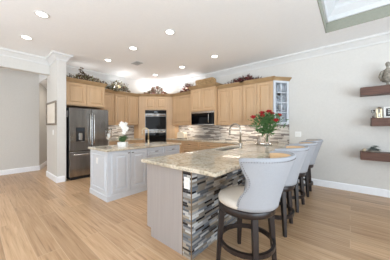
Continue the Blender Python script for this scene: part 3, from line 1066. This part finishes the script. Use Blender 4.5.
# ================================================================ ARRANGEMENTS ON TOP OF THE CABINETS
def arrangement(label, c, along, length, hgt, dep, n, mats, seed, name='dried_arrangement', sprig=None):
    """c = centre of the base; along = angle of the long axis"""
    r = random.Random(seed)
    t = thing(name, label, 'dried arrangement', c, along, 'dried arrangements on top of the cabinets')
    mbs = [MB() for _ in mats]
    for i in range(n):
        x = r.gauss(0, length / 4.2)
        x = max(-length / 2, min(length / 2, x))
        y_ = r.uniform(-dep / 2, dep / 2)
        env = max(.12, 1 - abs(x / (length / 2)) ** 1.5)
        z = r.uniform(.01, hgt * env * .8)
        d = Vector((x / length * 1.4, y_ / dep * .8, .7)) + rdir(r) * .9
        d.z = max(d.z, -.02)
        k = r.choices(range(len(mats)), [m_[2] for m_ in mats])[0]
        if mats[k][0] == 'blooms':
            mbs[k].ball((x, y_, max(z, .022)), r.uniform(.012, .024), 6, 4)
        else:
            mbs[k].leaf((x, y_, z), d, rdir(r), r.uniform(.05, .10), r.uniform(.018, .036))
    tw = MB()
    for i in range(10):
        x = r.uniform(-length / 2.6, length / 2.6)
        tw.tube([(x * .5, 0, .012), (x, r.uniform(-dep / 3, dep / 3), hgt * .45), (x * 1.25, r.uniform(-dep / 3, dep / 3), hgt * r.uniform(.7, 1.0) * (1 - .4 * abs(x) / length))], .003, 5)
    if sprig:
        for (x, h) in sprig:
            tw.tube([(x, 0, .012), (x + .015, 0, h * .5), (x - .01, 0, h)], [.008, .006, .004], 6)
            for q in range(34):
                z = r.uniform(.08, h)
                mbs[0].leaf((x + r.uniform(-.02, .02), r.uniform(-.03, .03), z), rdir(r, .3), rdir(r), r.uniform(.05, .085), r.uniform(.02, .035))
    tw.build('twigs', M_brown, t)
    for (nm, m_, w), mb in zip(mats, mbs):
        if mb.f:
            mb.build(nm, m_, t)['kind'] = 'stuff'
    return t


arrangement('brown leafy garland with an upright sprig along the cabinet above the refrigerator', (-5.53, 1.98, 2.566), D90, .92, .17, .16, 380,
            [('leaves', M_brown, 5), ('pale_leaves', M_pale, 3), ('olive_leaves', M_olive, 2.5), ('blooms', M_burg, .6)], 3, 'leaf_garland', [(-.13, .32), (-.08, .24)])
arrangement('olive green leafy arrangement on the cabinets right of the refrigerator', (-5.97, 3.10, 2.501), D90, .92, .42, .24, 460,
            [('leaves', M_olive, 6), ('brown_leaves', M_brown, 2), ('pale_leaves', M_pale, 1.5), ('blooms', M_burg, .8)], 4)
arrangement('green and pink flower arrangement on top of the oven tower', (TWx - .10, TWy + .10, 2.517), R_(45), .80, .40, .24, 420,
            [('leaves', M_olive, 5), ('brown_leaves', M_brown, 2), ('blooms', M_pink, 2.2)], 5)
arrangement('burgundy dried flower arrangement beside the microwave cabinet top', (-4.33, 4.76, 2.501), 0, .70, .38, .22, 340,
            [('leaves', M_brown, 3), ('blooms', M_burg, 3), ('burgundy_leaves', M_burg, 3), ('olive_leaves', M_olive, 1)], 6)
arrangement('low burgundy branch arrangement on cabinets left of the glass-door unit', (-2.28, 4.77, 2.521), 0, 1.0, .20, .18, 340,
            [('leaves', M_burg, 4), ('blooms', M_burg, 2), ('brown_leaves', M_brown, 2.5)], 8, 'dried_arrangement', [(.17, .21), (.22, .13)])

# straw chest above the microwave
t = thing('wicker_chest', 'woven straw chest with domed lid above the microwave cabinet', 'basket', (-3.52, 4.72, 2.606))
MB().loops([[(-.27, -.14, 0), (.27, -.14, 0), (.27, .14, 0), (-.27, .14, 0)], [(-.30, -.15, .14), (.30, -.15, .14), (.30, .15, .14), (-.30, .15, .14)]]).build('body', M_basket, t, .01)
pr = [(-.15, .0), (-.155, .03), (-.12, .07), (-.05, .092), (.05, .092), (.12, .07), (.155, .03), (.15, 0)]
MB().loops([[(x, y_, .142 + z) for y_, z in pr] for x in (-.305, .305)]).build('lid', M_basket, t, .006)
m = MB()
for z in (.03, .075, .12):
    m.box(-.292 - .0, .292, -.156, -.150, z, z + .018)
m.build('weave_band', M_maple_d, t)

# ================================================================ CEILING FIXTURES
def can(loc, label, z=CH, power=12, lamp=True):
    t = thing('recessed_light', label, 'ceiling light', (loc[0], loc[1], z), 0, 'recessed ceiling lights')
    MB().lathe([(.070, -.001), (.098, -.001), (.098, -.006), (.088, -.010), (.072, -.004)], seg=24).build('trim_ring', M_trim, t, smooth=True)
    MB().lathe([(.002, -.003), (.071, -.003), (.068, -.006), (.002, -.006)], seg=20).build('lens', M_lens, t)
    l = bpy.data.lights.new('can_lamp', 'SPOT')
    l.energy = power
    l.spot_size = R_(125)
    l.spot_blend = .7
    l.shadow_soft_size = .07
    l.color = (1, .985, .965)
    o = bpy.data.objects.new('can_lamp', l)
    COL.objects.link(o)
    o.location = (loc[0], loc[1], z - .03)
    return t


can((-3.65, .67), 'recessed ceiling light nearest the viewer, above the open floor')
can((-4.82, .65), 'recessed ceiling light nearest the hall beam')
can((-4.82, 2.23), 'recessed ceiling light in front of the refrigerator cabinet')
can((-3.67, 2.25), 'recessed ceiling light above the white island')
can((-2.53, 2.30), 'recessed ceiling light above the aisle between island and peninsula')
can((-4.98, 3.87), 'small recessed ceiling light in front of the corner oven tower')
can((-3.73, 3.86), 'recessed ceiling light in front of the microwave')
can((-2.56, 3.80), 'recessed ceiling light in front of the cabinets right of the microwave')
can((.90, 4.55), 'recessed ceiling light above the floating shelves', power=8)

t = thing('ceiling_vent', 'small grey rectangular air vent in the ceiling', 'vent', (-4.43, 2.84, CH), 0)
MB().box(-.125, .125, -.075, .075, -.004, -.0005).build('backing', M_ventd, t)
m = MB().box(-.145, .145, -.095, -.075, -.012, -.001).box(-.145, .145, .075, .095, -.012, -.001).box(-.145, -.125, -.075, .075, -.012, -.001).box(.125, .145, -.075, .075, -.012, -.001)
m.build('frame', M_vent, t)
m = MB()
for k in range(7):
    yy = -.066 + k * .022
    m.box(-.125, .125, yy - 0.0045, yy + 0.0045, -.011, -.005)
m.build('slats', M_vent, t)

# under-cabinet and over-cabinet lamps
WARM = (1, .93, .83)
for (x, y, sx) in ((-4.42, 4.74, .7), (-2.6, 4.74, .65), (-1.82, 4.74, .65)):
    area('under_cabinet_lamp', (x, y, 1.365), (x, y + .05, .9), sx, .04, 3.2, WARM)
area('under_cabinet_lamp', (XL + .2, 3.2, 1.375), (XL + .15, 3.2, .9), .04, 1.2, 6, WARM)
area('cove_lamp', (-6.0, 3.1, 2.64), (-5.9, 3.1, 3.2), .06, 1.4, 6, (.96, .98, 1))
area('cove_lamp', (-5.75, 1.95, 2.70), (-5.75, 1.95, 3.2), .06, .6, 1.0, (1, .98, .96))
area('hall_lamp', (-7.3, 2.1, 2.6), (-7.3, 1.9, 0), .3, .3, 7, (1, .90, .78))
area('cove_lamp', (-4.4, 4.75, 2.64), (-4.4, 4.65, 3.2), .9, .06, 6, (.96, .98, 1))
area('cove_lamp', (-5.75, 4.55, 2.64), (-5.7, 4.5, 3.2), .7, .06, 12, (.96, .98, 1))

# ================================================================ WALL ITEMS
t = thing('picture_frame', 'grey framed pale picture on the short wall beside refrigerator', 'picture', (-5.75, 1.249, 1.65))
fw, fh = .44, .29
m = MB()
m.box(-fw, fw, -.03, -.001, fh - .045, fh).box(-fw, fw, -.03, -.001, -fh, -fh + .045).box(-fw, -fw + .045, -.03, -.001, -fh + .045, fh - .045).box(fw - .045, fw, -.03, -.001, -fh + .045, fh - .045)
m.build('frame', M_frame, t, .004)
MB().box(-fw + .045, fw - .045, -.012, -.001, -fh + .045, fh - .045).build('print', M_art, t)


def plate(name, label, loc, rotz, w, h, n):
    t = thing(name, label, 'light switch', loc, rotz)
    MB().box(-w / 2, w / 2, -.007, -.001, -h / 2, h / 2).build('plate', M_plate, t, .002)
    for k in range(n):
        x = (k - (n - 1) / 2) * .047
        MB().box(x - .016, x + .016, -.011, -.0071, -.033, .033).build('rocker', M_ceramic, t, .002)


plate('light_switch', 'white double light switch plate right of the backsplash', (-.95, YB, 1.14), 0, .125, .125, 2)
plate('light_switch', 'white light switch below the grey framed picture', (-5.62, 1.25, 1.18), 0, .075, .12, 1)

# floating shelves
SHX0 = .15
for z0, x0, lb in ((1.905, SHX0, 'topmost thick walnut floating shelf on the right wall'), (1.325, .30, 'middle thick walnut floating shelf, set back from the others'), (.69, SHX0, 'lowest thick walnut floating shelf on the right wall')):
    o = MB().box(x0, 1.75, YB - .26, YB - .001, z0, z0 + .15).build('floating_shelf', M_walnut, None, .004)
    tag(o, lb, 'shelf', 'walnut floating shelves')

# sculpture on the top shelf
t = thing('sculpture', 'grey carved figure sculpture standing on the topmost walnut shelf', 'sculpture', (.52, 4.80, 2.0555))
MB().lathe([(.05, 0), (.055, .012), (.02, .02), (.018, .06), (.07, .075), (.085, .11), (.07, .19), (.055, .25), (.048, .29), (.022, .32), (.018, .345), (.032, .375), (.034, .40), (.02, .428), (.002, .435)], seg=18).build('body', M_stone, t, smooth=True)
for s_ in (1, -1):
    m = MB()
    m.tube([(s_ * .035, .01, .29), (s_ * .075, .0, .25), (s_ * .10, -.01, .17), (s_ * .085, -.01, .09)], [.014, .028, .026, .006], 8)
    m.build('wing', M_stone, t, smooth=True)

# framed sign, candlesticks and lantern on the middle shelf
t = thing('framed_sign', 'small black sign in a cream frame on the middle walnut shelf', 'sign', (.565, 4.80, 1.4755), R_(3))
m = MB().box(-.10, .10, -.012, .012, 0, .03).box(-.10, .10, -.012, .012, .17, .20).box(-.10, -.07, -.012, .012, .03, .17).box(.07, .10, -.012, .012, .03, .17)
m.build('frame', M_ceramic, t, .002)
pn = MB().box(-.07, .07, -.004, .010, .03, .17).build('panel', M_black, t)
m = MB()
for k in range(3):
    m.box(-.045, .045 - .02 * k, -.006, -.0045, .135 - .035 * k, .147 - .035 * k)
m.build('lettering', M_plate, pn)
t = thing('lantern', 'small gilded openwork lantern on the middle walnut shelf', 'lantern', (.405, 4.80, 1.4755), R_(12))
m = MB()
for sx in (1, -1):
    for sy in (1, -1):
        m.box(sx * .028 - .005, sx * .028 + .005, sy * .028 - .005, sy * .028 + .005, .012, .17)
m.box(-.036, .036, -.036, .036, 0, .012)
m.box(-.03, .03, -.032, -.024, .085, .093).box(-.03, .03, .024, .032, .085, .093)
m.build('frame', M_gold, t)
MB().loops([[(-.038, -.038, .171), (.038, -.038, .171), (.038, .038, .171), (-.038, .038, .171)], [(-.015, -.015, .20), (.015, -.015, .20), (.015, .015, .20), (-.015, .015, .20)]]).build('roof', M_gold, t)
MB().lathe([(.02, .0125), (.02, .08), (.003, .085)], seg=12).build('candle', M_petalw, t, smooth=True)
t = thing('glass_candlestick', 'short clear glass candlestick at the left end of middle shelf', 'candlestick', (.325, 4.80, 1.4755))
MB().lathe([(.01, 0), (.035, 0), (.036, .006), (.01, .018), (.009, .09), (.022, .105), (.026, .15), (.022, .15), (.018, .11), (.003, .10)], seg=16).build('glass_body', M_glass, t, smooth=True)

# succulent and shell on the lowest shelf
t = thing('succulent', 'grey green succulent cluster on the lowest walnut shelf', 'plant', (.335, 4.79, .8405))
MB().lathe([(.05, 0), (.085, .008), (.09, .025), (.08, .03), (.005, .028)], seg=20).build('dish', M_stone, t, smooth=True)
rs = random.Random(11)
for (cx, cy, cz, s) in ((0, 0, .055, 1.6), (.055, -.03, .05, 1.2), (-.055, -.02, .05, 1.2), (.025, .02, .10, 1.4), (-.02, -.02, .085, 1.2)):
    m = MB()
    for ring, (n, el) in enumerate(((8, .15), (7, .6), (5, 1.2))):
        for q in range(n):
            a = 2 * PI * q / n + ring * .4
            m.leaf((cx, cy, cz - .015), (math.cos(a), math.sin(a), el), (0, 0, 1), .055 * s * (1 - ring * .15), .026 * s, .2)
    m.build('rosette', M_succ, t)
t = thing('seashell', 'small tan seashell at the left end of lowest walnut shelf', 'shell', (.205, 4.77, .8405), R_(62))
m = MB()
ls = []
for k in range(9):
    f_ = k / 8
    r = .004 + .026 * math.sin(PI * min(1, f_ * .9 + .05)) ** .8
    ls.append([(-.05 + .1 * f_, r * math.cos(2 * PI * q / 12), .03 + r * math.sin(2 * PI * q / 12)) for q in range(12)])
m.loops(ls)
m.build('body', noisy('shell_tan', lin(206, 190, 164), lin(176, 156, 126), (60, 10, 10), .5), t, smooth=True)
